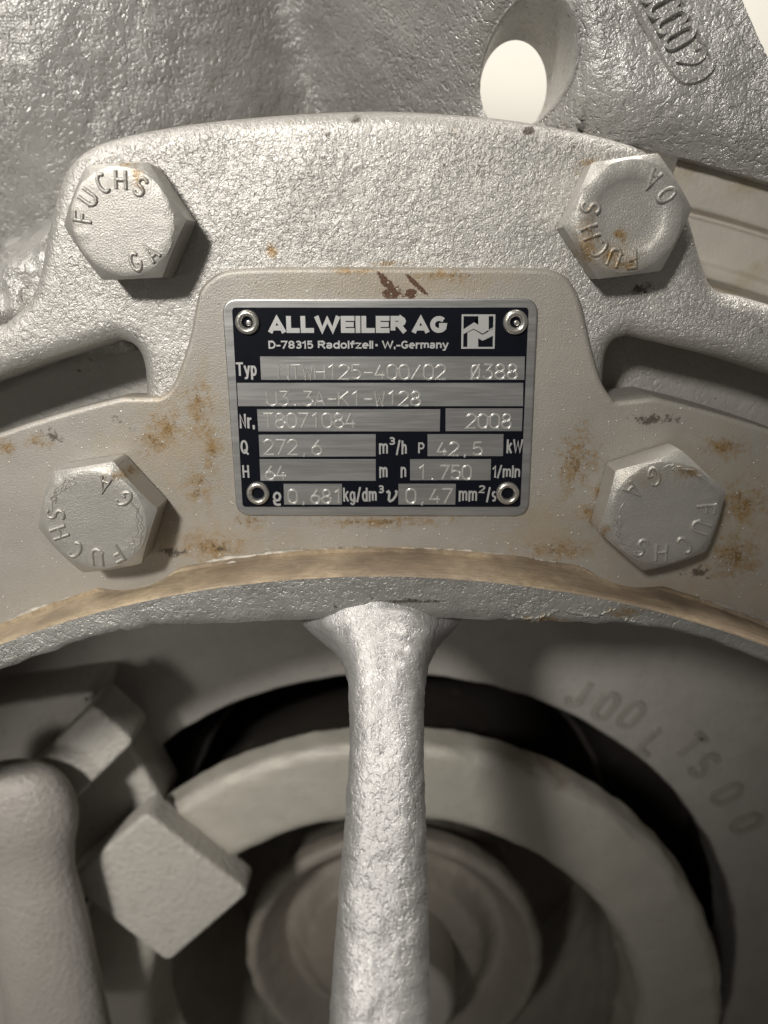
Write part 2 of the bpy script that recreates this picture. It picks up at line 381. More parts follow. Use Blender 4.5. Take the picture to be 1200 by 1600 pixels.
M_wall = plain_mat('wall_paint', (.80, .77, .70), rough=.85, var=.03, nscale=8)
M_lettercast = plain_mat('stamp_letter', (.29, .27, .235), rough=.6, var=.2, nscale=200)

# ------------------------------------------------------------------ background wall
wl = obj('wall', [(-1800, 700, -1500), (1800, 700, -1500), (1800, 700, 1500), (-1800, 700, 1500), (-1800, 800, -1500), (1800, 800, -1500), (1800, 800, 1500), (-1800, 800, 1500)],
         [(0, 1, 2, 3), (4, 7, 6, 5), (0, 4, 5, 1), (3, 2, 6, 7), (0, 3, 7, 4), (1, 5, 6, 2)], M_wall, None, 0, 'structure')

# ------------------------------------------------------------------ pump casing (behind)
casing = thing('pump_casing', 'rough silver pump casing with a round hole and raised number, behind the cover', 'pump casing', (AX, 160, 80))
# outlet web with a through hole
YW = 22
e0 = at(1160, 0, YW); e1 = at(1200, 92, YW)
def edge_x(z): return e0[0] + (e1[0] - e0[0]) * (z - e0[1]) / (e1[1] - e0[1])
hc = at(836, 92, YW); hr = math.dist(hc, at(904, 92, YW)); hrz = hr * 1.28
hb = at(802, 138, YW + 50); hc = (hb[0], hb[1])
valley = at(752, 90, YW)[0]
rx0, rz0 = at(0, 408, 26); rx1, rz1 = at(60, 372, 26)
def surf(x, z, zb):
    sp = lambda v, w: w * math.log1p(math.exp(min(40, v / w)))
    y1 = 62 + 2.35 * sp(x + 50 - .12 * (z - 120), 34) + .85 * sp(62 - z - .15 * x, 22)
    y1 += .0009 * (x + 150) ** 2 * (1 if x < -150 else 0)
    slant = valley - .55 * (z - 150)
    y2 = YW + 1.5 * sp(slant - x - 2, 4.5) + (0.6 * sp(10 - (z - zb), 3) if x > 60 else 0)
    kk = 26.0; h = max(0, min(1, .5 + .5 * (y2 - y1) / kk)); y = y2 * (1 - h) + y1 * h - kk * h * (1 - h)
    if x < -60:          # lumpy bead beside the cover's left shoulder
        zr = rz0 + (rz1 - rz0) * (min(x, rx1) - rx0) / (rx1 - rx0) - 1.2 * max(0, x - rx1)
        lump = 5.5 * noise.noise(Vector((x, z, 1)) * .075) + 2.5 * noise.noise(Vector((x, z, 4)) * .2)
        y3 = 24 + 3.0 * sp(z - zr + 3 * noise.noise(Vector((x, 7, 1)) * .12) + 1, 2.5) + .5 * sp(zr - 14 - z, 4) + lump
        kk = 6.0; h = max(0, min(1, .5 + .5 * (y3 - y) / kk)); y = y3 * (1 - h) + y * h - kk * h * (1 - h)
    dx, dz = (x - hc[0]) / hr, (z - hc[1]) / hrz; rr = math.hypot(dx, dz)      # rounded mouth of the hole
    if rr < 1.45: y += 5 * max(0, (1.45 - rr) / .45) ** 2
    return y + (4 * noise.noise(Vector((x, z, 3)) * .018)) * (1 if x < 0 else .4) + .7 * noise.noise(Vector((x, z, 9)) * .10) + .35 * noise.noise(Vector((x, z, 5)) * .3)
def casing_body():
    V, Fc = [], []; nx, nz = 330, 210
    sp = lambda v, w: w * math.log1p(math.exp(min(40, v / w)))
    P = {}
    for j in range(nz):
        for i in range(nx):
            u = i / (nx - 1); v = j / (nz - 1); x0 = -320 + u * (150 + 320)
            zt = AZ + math.sqrt(435.6 ** 2 - (max(x0, -200) - AX) ** 2); k = min(1, max(0, (x0 - 30) / 35)); k = k * k * (3 - 2 * k)
            zb = zt * k + (zt - 62) * (1 - k)
            z = zb + (345 - zb) * v; xr = edge_x(z); x = -320 + u * (xr + 320)
            if u < .3: pass
            y = surf(x, z, zb)
            P[i, j] = len(V); V.append([x, y, z])
    hit = set()
    for (i, j), q in P.items():
        v = V[q]; dx, dz = (v[0] - hc[0]) / hr, (v[2] - hc[1]) / hrz; rr = math.hypot(dx, dz)
        if .9 < rr < 1.0 and rr > 0: v[0] = hc[0] + dx / rr * hr; v[2] = hc[1] + dz / rr * hrz
        elif rr <= .9: hit.add(q)
    for j in range(nz - 1):
        for i in range(nx - 1):
            f = (P[i, j], P[i + 1, j], P[i + 1, j + 1], P[i, j + 1])
            if any(q in hit for q in f): continue
            Fc.append(f)
    # skirts: the right-hand edge and the lower machined edge have thickness
    s0 = len(V)
    for j in range(nz): a = V[P[nx - 1, j]]; V.append([a[0], a[1] + 3, a[2]]); V.append([a[0] - 1, a[1] + 50, a[2]])
    for j in range(nz - 1):
        Fc.append((P[nx - 1, j], P[nx - 1, j + 1], s0 + 2 * j + 2, s0 + 2 * j)); Fc.append((s0 + 2 * j, s0 + 2 * j + 2, s0 + 2 * j + 3, s0 + 2 * j + 1))
    s1 = len(V)
    for i in range(nx): a = V[P[i, 0]]; V.append([a[0], a[1] + 40, a[2] - .5])
    for i in range(nx - 1): Fc.append((P[i, 0], P[i + 1, 0], s1 + i + 1, s1 + i))
    obj('casing_body', V, Fc, M_casing, casing, 50)
    # wall of the hole
    V, Fc = [], []; n = 72
    for i in range(n):
        a = 2 * math.pi * i / n
        ys = surf(hc[0] + hr * 1.1 * math.cos(a), hc[1] + hrz * 1.1 * math.sin(a), -1e3)
        for r, y in ((1.10, ys + .1), (1.05, ys - .15), (1.01, ys + 1.2), (.985, ys + 4), (.98, max(ys + 5, YW + 46)), (.93, max(ys + 6, YW + 50))): V.append((hc[0] + hr * r * math.cos(a), y, hc[1] + hrz * r * math.sin(a)))
    for i in range(n):
        for k in range(5): Fc.append((i * 6 + k, ((i + 1) % n) * 6 + k, ((i + 1) % n) * 6 + k + 1, i * 6 + k + 1))
    obj('hole_wall', V, Fc, M_casing, casing, 50)
casing_body()
# raised number tag on the web
fr = [at(1000, -20, YW), at(1062, -20, YW), at(1112, 84, YW), at(1114, 102, YW), at(1090, 126, YW), at(1066, 128, YW), at(1050, 112, YW)]
V, Fc = [], []
ribbon(V, Fc, smooth_poly([at(1048, -30, YW), at(1066, 0, YW), at(1108, 80, YW), at(1116, 100, YW), at(1100, 120, YW), at(1072, 130, YW), at(1054, 118, YW), at(1000, 18, YW), at(978, -20, YW)], 2, False), [(-1.3, -.3), (-.6, 1.2), (.6, 1.2), (1.3, -.3)])
frame = obj('number_frame', [(u, YW - h, v) for u, v, h in V], Fc, M_casing, casing, 40)
V, Fc = [], []
for ch, (px, py) in zip('20000', [(1076, 92), (1060, 58), (1048, 34), (1036, 10), (1024, -14)][:5]):
    c = at(px, py, YW); ang = R(28); hgt = 8.6
    for pl in GLY[ch]:
        pts = []
        for (u, v) in pl:
            lu, lv = (u - .28) * hgt * .75, (v - .5) * hgt
            # text runs down the slope: letter tops face right-up
            dx, dz = math.sin(ang), -math.cos(ang)
            pts.append((c[0] + lu * dx + lv * math.cos(ang) , c[1] + lu * dz + lv * math.sin(ang)))
        ribbon(V, Fc, pts, [(-.95, -.3), (-.5, 1.3), (.5, 1.3), (.95, -.3)])
obj('casting_number', [(u, YW - h, v) for u, v, h in V], Fc, M_casing, casing, 40)
# stepped rings of the casing flange
lathe('casing_rim', rounded([(380, 30), (397, 30), (399, 26), (402, 26), (404, 33), (415.2, 33), (416.3, 36), (417.2, 36), (418.2, 33), (436, 33), (440, 60)], .8), M_ring, casing, 300, a0=R(12), a1=R(250))
# ------------------------------------------------------------------ casing cover (rough cast lug plate under the upper bolts)
cover = thing('casing_cover', 'rough sand-cast silver cover with rounded shoulders behind the nameplate pad', 'cover', (AX, 30, 20))
YC = 3.0
lug = [at(*q, YC) for q in [(0, 506), (40, 472), (52, 440), (60, 400), (74, 330), (86, 285), (104, 250), (140, 223), (200, 205), (300, 188), (400, 178), (500, 171), (600, 168), (700, 173), (800, 182), (900, 200), (955, 212), (1010, 229), (1042, 249), (1063, 277), (1076, 312), (1090, 362), (1107, 425), (1122, 455), (1160, 462)]]
r0, al = to_pol(lug[0]); r1, ar = to_pol(lug[-1])
RO = 396.5
outer = [pol(r0 + (RO - r0) * min(1, t * 25), a) for t, a in [(i / 60, al - (2 * math.pi - (ar - al)) * i / 60) for i in range(0, 61)]]
outer[-1] = pol(RO, ar); outer = outer[:-1]
outline = smooth_poly(lug, 2, False)[::-1]        # right to left
cov_out = outline + outer[1:]
# inner edge: two pockets left and right, bridge behind the pad
pl_ = [at(*q, YC) for q in [(180, 532), (204, 540), (216, 558), (222, 590), (224, 700)]]
pr_ = [at(*q, YC) for q in [(946, 700), (946, 600), (950, 556), (962, 532), (985, 526)]]
a_l = to_pol(pl_[0])[1]; a_r = to_pol(pr_[-1])[1]
inner = smooth_poly(pl_, 2, False) + smooth_poly(pr_, 2, False)
inner += [pol(377, a_r + (2 * math.pi - (a_r - a_l)) * i / 80) for i in range(1, 80)]
slab('cover_face', resample(cov_out, 2.2), YC, 48, 5.0, M_cover, cover, holes=[resample(inner, 2.2)], seg=7, hole_bev=5.5)
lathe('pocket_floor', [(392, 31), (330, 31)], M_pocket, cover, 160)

# ------------------------------------------------------------------ bearing bracket: flange plate, neck, rim, arm
bracket = thing('bearing_bracket', 'pale grey bracket with rust-stained flange, machined neck and one sand-cast arm running down the middle', 'bearing bracket', (AX, 0, -60))
tab = [at(*q, 0) for q in [(247, 621), (260, 614), (272, 598), (284, 565), (297, 524), (305, 474), (312, 450), (330, 432), (352, 421), (400, 418), (500, 417), (600, 417), (700, 418), (800, 418), (856, 419), (884, 429), (899, 449), (909, 474), (920, 524), (932, 573), (944, 606), (962, 628)]]
ral = to_pol(tab[0]); rar = to_pol(tab[-1]); RF = 361.9
rest = [pol(RF, rar[1] + (2 * math.pi - (rar[1] - ral[1])) * i / 200) for i in range(1, 200)]
plate_out = smooth_poly(tab, 2, False) + rest
bore = [pol(299, 2 * math.pi * i / 160) for i in range(160)]
slab('flange_plate', resample(plate_out, 2.0), 0, 10, 1.3, M_plate, bracket, holes=[bore], seg=3, yback=lambda x, z: 9 + 15 / (1 + math.exp(-(x - 40) / 12)))
BOLTS = {'BL': at(148, 813, -13), 'BR': at(1037, 806, -13)}
def neck():
    V, Fc = [], []; na = 720; ys = [-20.5, -19.6, -16, -12, -9.05, -9.0, -5, -1.6, -1.5, 0.3]
    for i in range(na):
        a = 2 * math.pi * i / na
        for y in ys:
            r = 305.5
            if y <= -20.5: r = 304.8
            if y > -1.55: r = 306.6 + .5 * noise.noise(Vector((a * 60, 0, 1)))
            if y >= -9.0:
                for (bx, bz) in BOLTS.values():      # spot-facing round the bolt bites into the neck
                    dx, dz = math.sin(a), math.cos(a); fx, fz = bx - AX, bz - AZ
                    b = fx * dx + fz * dz; c = fx * fx + fz * fz - 27.6 ** 2; D = b * b - c
                    if D > 0 and b > 0: r = min(r, b - math.sqrt(D))
            r += .12 * noise.noise(Vector((a * 90, y * .3, 0)))
            V.append((AX + r * math.sin(a), y, AZ + r * math.cos(a)))
    m = len(ys)
    for i in range(na):
        for j in range(m - 1): Fc.append((i * m + j, ((i + 1) % na) * m + j, ((i + 1) % na) * m + j + 1, i * m + j + 1))
    obj('neck', V, Fc, M_neck, bracket, 40)
neck()
M_bead = smooth_mat('joint_paint', base=(.38, .35, .30), metal=.3, rough=.5, glint=False, rust=[B(600, 862, 60, 5), B(930, 890, 40, 6)], dirt=[B(300, 890, 40, 4), B(820, 876, 30, 4), B(560, 860, 30, 3)])
for q0, q1_ in ((-70, -19.2), (-10.6, 10.0), (18.8, 70)):
    lathe('joint_bead', [(304.9 + 2.0 * math.sin(math.pi * k / 8) , .8 - 2.2 * k / 8) for k in range(9)], M_bead, bracket, 900, a0=R(q0), a1=R(q1_), wob=.8)
YR = -20.5
rin = [to_pol(at(*q, YR)) for q in [(-120, 1108), (-60, 1074), (0, 1047), (60, 1026), (120, 1004), (173, 991), (220, 981), (270, 978), (367, 975), (480, 970), (600, 969), (720, 968), (800, 971), (900, 974), (980, 977), (1047, 985), (1100, 999), (1150, 1016), (1200, 1037), (1260, 1064), (1320, 1095)]]
ra_a = [q[1] for q in rin]; ra_r = [q[0] for q in rin]
def inner_r(a):
    a = (a + math.pi) % (2 * math.pi) - math.pi
    if a < ra_a[0] or a > ra_a[-1]:
        e = ra_r[0] if a < 0 else ra_r[-1]; return e
    return float(np.interp(a, ra_a, ra_r))
def rim():
    V, Fc = [], []; na = 900; rings = 14
    for i in range(na):
        a = 2 * math.pi * i / na; ri = inner_r(a) + .45 * noise.noise(Vector((a * 140, 5, 0))) + .5 * noise.noise(Vector((a * 45, 9, 0))); ro = 304.9 + .18 * noise.noise(Vector((a * 220, 2, 0)))
        for k in range(rings):
            t = k / (rings - 1); r = ro + (ri - ro) * t
            x, z = AX + r * math.sin(a), AZ + r * math.cos(a)
            y = YR - 0.1 + .9 * max(0, (t - .7) / .3) ** 2 + .35 * noise.noise(Vector((x * .12, z * .12, 2))) * t + .25 * noise.noise(Vector((x * .35, z * .35, 7))) * min(1, t * 4)
            V.append((x, y, z))
        for y, dr in ((YR + 3, -.6), (4, -1.5), (60, 0)):
            r = ri + dr; V.append((AX + r * math.sin(a), y, AZ + r * math.cos(a)))
    m = rings + 3
    for i in range(na):
        for j in range(m - 1): Fc.append((i * m + j, ((i + 1) % na) * m + j, ((i + 1) % na) * m + j + 1, i * m + j + 1))
    obj('rim', V, Fc, M_rim, bracket, 40)
rim()
rng = random.Random(12)
for x0, y0, x1, y1, k in ((800, 962, 845, 969, 16), (838, 967, 874, 952, 13), (885, 955, 932, 964, 16), (930, 962, 962, 950, 11), (968, 966, 1012, 974, 15)):
    V, Fc = [], []
    pts = [at(x0 + (x1 - x0) * i / k + rng.uniform(-1.5, 1.5), y0 + (y1 - y0) * i / k + rng.uniform(-2.2, 2.2), YR) for i in range(k + 1)]
    ribbon(V, Fc, pts, [(-.8, -.6), (-.3, .35), (.1, .45), (.5, -.6)])
    obj('paint_flake', [(u, YR - .1 - h * (1 + .8 * noise.noise(Vector((u, v, 0)) * .6)), v) for u, v, h in V], Fc, M_rim, bracket, 60)
def arm():
    # the outer crown of the arm: a straight slope running from the rim forwards and down to the bearing housing
    p0 = Vector((-21.2, at(600, 940, -21.2)[1])); p1 = Vector((-93.0, -125.0)); t = (p1 - p0).normalized(); nr = Vector((-t.y, t.x)); nr = nr if nr.y > 0 else -nr
    def hit(px, py):
        d = CF + CR * (px - 600) / 1200 - CU * (py - 800) / 1200; o = CAM / S
        nn = np.array([0, nr.x, nr.y]); pp = np.array([0, p0.x, p0.y]); k = nn @ (pp - o) / (nn @ d); q = o + d * k
        return q
    st = [(922, 452, 734), (936, 456, 728), (948, 464, 720), (958, 474, 710), (968, 486, 699), (983, 507, 686), (1000, 521, 677), (1018, 532, 671), (1040, 538, 667), (1060, 540, 665), (1100, 543, 663), (1150, 543, 663), (1220, 539, 664.5), (1300, 533, 667), (1400, 524, 670), (1500, 516, 673), (1600, 509, 676), (1750, 499, 681), (1850, 492, 684)]
    raw = []
    for py, xl, xr in st:
        a, b = hit(xl, py), hit(xr, py); raw.append((a[1], a[2], a[0], b[0]))
    # densify
    stn = []
    for i in range(len(raw) - 1):
        k = max(1, int(math.dist(raw[i][:2], raw[i + 1][:2]) / 1.0))
        for j in range(k): stn.append(tuple(raw[i][q] + (raw[i + 1][q] - raw[i][q]) * j / k for q in range(4)))
    stn.append(raw[-1])
    V, Fc = [], []; NB = 72; depth = 30.0
    for (y, z, xa, xb) in stn:
        fr = min(1, max(0, (stn[0][1] - z) / 17)); fr = fr * fr * (3 - 2 * fr)
        w = (xb - xa) / 2; c = (xa + xb) / 2; n4 = 1.7 + 1.5 * fr
        hd = depth / 2
        for j in range(NB):
            a = 2 * math.pi * j / NB; ca, sa = math.cos(a), math.sin(a)
            k = (abs(ca) ** n4 + abs(sa) ** n4) ** (-1 / n4)
            u = c + w * ca * k; v = hd * sa * k - hd + 1.2 - 1.9 * (1 - fr)
            y2, z2 = y + nr.x * v, z + nr.y * v
            g = .45 * noise.noise(Vector((u, y2, z2)) * .25) + .22 * noise.noise(Vector((u, y2, z2)) * .6)
            V.append((u + ca * g, y2 + nr.x * sa * g, z2 + nr.y * sa * g))
    for i in range(len(stn) - 1):
        for j in range(NB): Fc.append((i * NB + j, i * NB + (j + 1) % NB, (i + 1) * NB + (j + 1) % NB, (i + 1) * NB + j))
    Fc.append(tuple(range(NB))); Fc.append(tuple(range((len(stn) - 1) * NB, len(stn) * NB)))
    obj('arm', V, Fc, M_arm, bracket, 60)
arm()

# ------------------------------------------------------------------ hexagon bolts
def bolt(px, py, yface, height, rc, ang, label, words, mat, dish=0.0, crease=()):
    """px,py: centre of the head's front in the photograph; yface: plane it is screwed down on; rc: corner radius; ang: a corner's angle"""
    cx, cz = at(px, py, yface - height); yt = yface - height
    t = thing('hex_bolt', label, 'bolt', (cx, yface, cz), 'painted hexagon bolts round the nameplate')
    ap = rc * math.cos(R(30)); rch = ap * .955; n = 144; V, Fc = [], []
    prof_in = [0.0, .35, .60, .66, .72, .90, .97, 1.0]
    rings = []
    def ring(f):
        s = len(V)
        for i in range(n): V.append(f(2 * math.pi * i / n))
        rings.append(s)
    def hexr(a):
        d = (a - R(ang)) % R(60) - R(30); return ap / math.cos(d)
    for q in prof_in[1:]:
        dd = dish * max(0, min(1, (.70 - q) / .08)) if dish > 0 else 0
        edge = .25 * max(0, (q - .9) / .1) ** 2
        ring(lambda a: (cx + rch * q * math.cos(a), yt + dd + edge + (.14 * noise.noise(Vector((math.cos(a) * 5 * (3 if crease else 1), math.sin(a) * 5, q * 30 + ang))) if q > .7 else 0), cz + rch * q * math.sin(a)))
    T30 = math.tan(R(28))
    ring(lambda a: (cx + (hexr(a) - .35) * math.cos(a), yt + .3 + T30 * (hexr(a) - rch) , cz + (hexr(a) - .35) * math.sin(a)))
    ring(lambda a: (cx + hexr(a) * math.cos(a), yt + .55 + T30 * (hexr(a) - rch), cz + hexr(a) * math.sin(a)))
    ring(lambda a: (cx + hexr(a) * math.cos(a), yface - .7, cz + hexr(a) * math.sin(a)))
    ring(lambda a: (cx + ap * .94 * math.cos(a), yface - .69, cz + ap * .94 * math.sin(a)))
    ring(lambda a: (cx + ap * .94 * math.cos(a), yface + .3, cz + ap * .94 * math.sin(a)))
    c = len(V); V.append((cx, yt + dish, cz))
    for i in range(n): Fc.append((c, rings[0] + i, rings[0] + (i + 1) % n))
    for a, b in zip(rings[:-1], rings[1:]):
        for i in range(n): Fc.append((a + i, a + (i + 1) % n, b + (i + 1) % n, b + i))
    obj('bolt_head', V, Fc, mat, t, 24)
    V, Fc = [], []
    hgt = rc * .27
    for word, angs, outward in words:
        for ch, dg in zip(word, angs):
            rad = rch * .755; a = R(dg)
            up = Vector((math.cos(a), math.sin(a))) * (1 if outward else -1); rt = Vector((up.y, -up.x))
            c0 = Vector((cx, cz)) + Vector((math.cos(a), math.sin(a))) * rad
            for pl in GLY[ch]:
                pts = [tuple(c0 + rt * ((u - .28) * hgt * 1.02) + up * ((v - .5) * hgt)) for u, v in pl]
                ribbon(V, Fc, pts, [(-.62, -.15), (-.46, .30), (-.2, .55), (.2, .55), (.46, .30), (.62, -.15)])
    obj('head_lettering', [(u, yt + .02 - h, v) for u, v, h in V], Fc, mat, t, 50)
    if crease:
        V, Fc = [], []; rng = random.Random(int(ang * 10))
        for (a0, a1) in crease:
            for k in range(9):
                s = rng.uniform(a0, a1); L = rng.uniform(10, 34); rr = rch * rng.uniform(.78, .93); m = 8
                pts = [(cx + (rr + .35 * math.sin(i * 1.3 + k)) * math.cos(R(s + L * i / m)), cz + (rr + .35 * math.sin(i * 1.3 + k)) * math.sin(R(s + L * i / m))) for i in range(m + 1)]
                ribbon(V, Fc, pts, [(-.3, -.1), (0, .16), (.3, -.1)])
        obj('paint_wrinkle', [(u, yt - h, v) for u, v, h in V], Fc, mat, t, 60)
    return t
def bolt_mat(name, rust, dirt=(), wash=()): return smooth_mat(name, base=(.43, .412, .375), metal=.5, rough=.40, rust=rust, dirt=dirt, wash=wash, grain=2100, depth=.00014, glint=False)
def corner(px, py, cx_, cy_, Y):
    a, b = at(px, py, Y), at(cx_, cy_, Y); return math.degrees(math.atan2(a[1] - b[1], a[0] - b[0])), math.dist(a, b)
bolt(191, 347, YC, 13.0, 16.7, 2, 'upper left hexagon bolt head, its letters reading upright along the top', [('FUCHS', (171, 144, 113, 86, 56), True), ('GA', (-76, -48), False)],
     bolt_mat('bolt_paint_a', [B(140, 262, 5, 3), B(232, 282, 4, 7), B(215, 262, 6, 2)]))
bolt(983, 339, YC, 12.0, 16.9, 7, 'upper right hexagon bolt head with a dished centre and yellow rusty lower edge', [('FUCHS', (-83, -107, -133, -160, 167), True), ('OA', (30, 60), False)],
     bolt_mat('bolt_paint_b', [B(955, 370, 4, 4), B(960, 415, 12, 3), B(940, 400, 6, 6), B(905, 380, 6, 14)], wash=[B(950, 405, 14, 8)]), dish=.45)
bolt(148, 813, 0, 12.5, 18.6, 9, 'lower left hexagon bolt head with wrinkled paint round its edge', [('FUCHS', (-64, -93, -127, -161, 171), True), ('GA', (35, 69), False)],
     bolt_mat('bolt_paint_c', [B(110, 872, 4, 3), B(210, 728, 8, 3)]), crease=[(95, 150), (-50, 0)])
bolt(1037, 803, 0, 12.5, 18.8, 19, 'lower right hexagon bolt head with orange rust at its left foot', [('FUCHS', (5, -20, -54, -88, -118), True), ('GA', (109, 143), False)],
     bolt_mat('bolt_paint_d', [B(1055, 722, 7, 3), B(930, 815, 3, 5)], wash=[B(1000, 730, 14, 6)]), crease=[(40, 80), (160, 235)])
# rust crust at the foot of the lower right bolt
# ------------------------------------------------------------------ nameplate
plate = thing('nameplate', 'small brushed aluminium pump nameplate with black print, riveted to the pad', 'nameplate', (0, 0, 0))
def q1(x, y, Y): return at(340 + x / 2.3077, 450 + y / 2.3077, Y)        # measured on an enlargement of the plate
TH = 0.8
c4 = [at(346.1, 467, -TH), at(841.6, 466, -TH), at(825.7, 807, -TH), at(369.4, 806, -TH)]
slab('backing_plate', resample(rrect(c4, 4.6), 1.5), -TH, 0.0, 0.45, M_alu, plate, seg=4)
Y1 = -TH - .06; Y2 = -TH - .12
def sheet(name, pts, y, mat, parent):
    p = pts if area2(pts) > 0 else pts[::-1]
    return slab(name, p, y, y + .05, 0, mat, parent, smooth=0)
pan = sheet('print_panel', rrect([at(362.5, 480.5, Y1), at(826, 480.5, Y1), at(813, 792, Y1), at(379, 792, Y1)], 1.1, 4), Y1, M_print, plate)
ENG = [(-.30, -.02), (-.17, .10), (-.05, .015), (.05, .015), (.17, .10), (.30, -.02)]
ENG = [(d * 1.15, h * 2.0) for d, h in ENG]
def engrave(text, x0, x1, ytop, ybase, parent, pitch=None, clip=None):
    V, Fc = [], []; n = len(text)
    o = Vector(q1(x0, ybase, Y2)); e = Vector(q1(x1, ybase, Y2)); up = Vector(q1(x0, ytop, Y2)) - o
    h = up.length; w = (e - o).length; u_ = (e - o).normalized(); v_ = Vector((-u_.y, u_.x))
    cw = w / (n - 1 + .80) if n > 1 else w
    for i, ch in enumerate(text):
        if ch == ' ': continue
        for pl in GLY[ch]:
            pts = []
            for (a, b) in pl:
                jx = cw * .80 / W_ * a
                p = o + u_ * (i * cw + jx) + v_ * (b * h); pts.append((p.x, p.y))
            if clip is not None: pts = [(min(p[0], clip), p[1]) for p in pts]
            ribbon(V, Fc, pts, ENG)
    return obj('engraving', [(u, Y2 - h_, v) for u, v, h_ in V], Fc, M_cut, parent, 25)
FIELDS = [([(153, 247), (1108, 247), (1106, 331), (157, 331)], [('NTWH125-400/02', 222, 822, 278, 329), ('Ø388', 912, 1080, 276, 328)]),
 ([(70, 342), (1102, 342), (1101, 426), (74, 426)], [('U3.3A-K1-W128', 180, 732, 374, 424)]),
 ([(142, 437), (803, 437), (801, 517), (147, 517)], [('T8071084', 167, 497, 453, 504)]),
 ([(822, 434), (1100, 434), (1097, 516), (822, 516)], [('2008', 897, 1058, 455, 505)]),
 ([(148, 529), (570, 527), (570, 607), (152, 609)], [('272,6', 168, 376, 548, 601)]),
 ([(757, 527), (1031, 527), (1029, 606), (757, 606)], [('42,5', 793, 954, 557, 604)]),
 ([(151, 617), (570, 617), (570, 695), (155, 695)], [('64', 173, 247, 642, 691)]),
 ([(694, 617), (986, 617), (984, 693), (694, 693)], [('1.750', 722, 914, 641, 690)]),
 ([(238, 706), (448, 706), (448, 781), (240, 781)], [('0,681', 256, 450, 728, 776)]),
 ([(652, 706), (859, 706), (857, 781), (652, 781)], [('0,47', 680, 845, 725, 776)])]
for quad, texts in FIELDS:
    f = sheet('data_field', [q1(x, y, Y2) for x, y in quad], Y2, M_alu, plate)
    for tx, x0, x1, yt, yb in texts: engrave(tx, x0, x1, yt, yb, f, clip=q1(446, 750, Y2)[0] if tx == '0,681' else None)
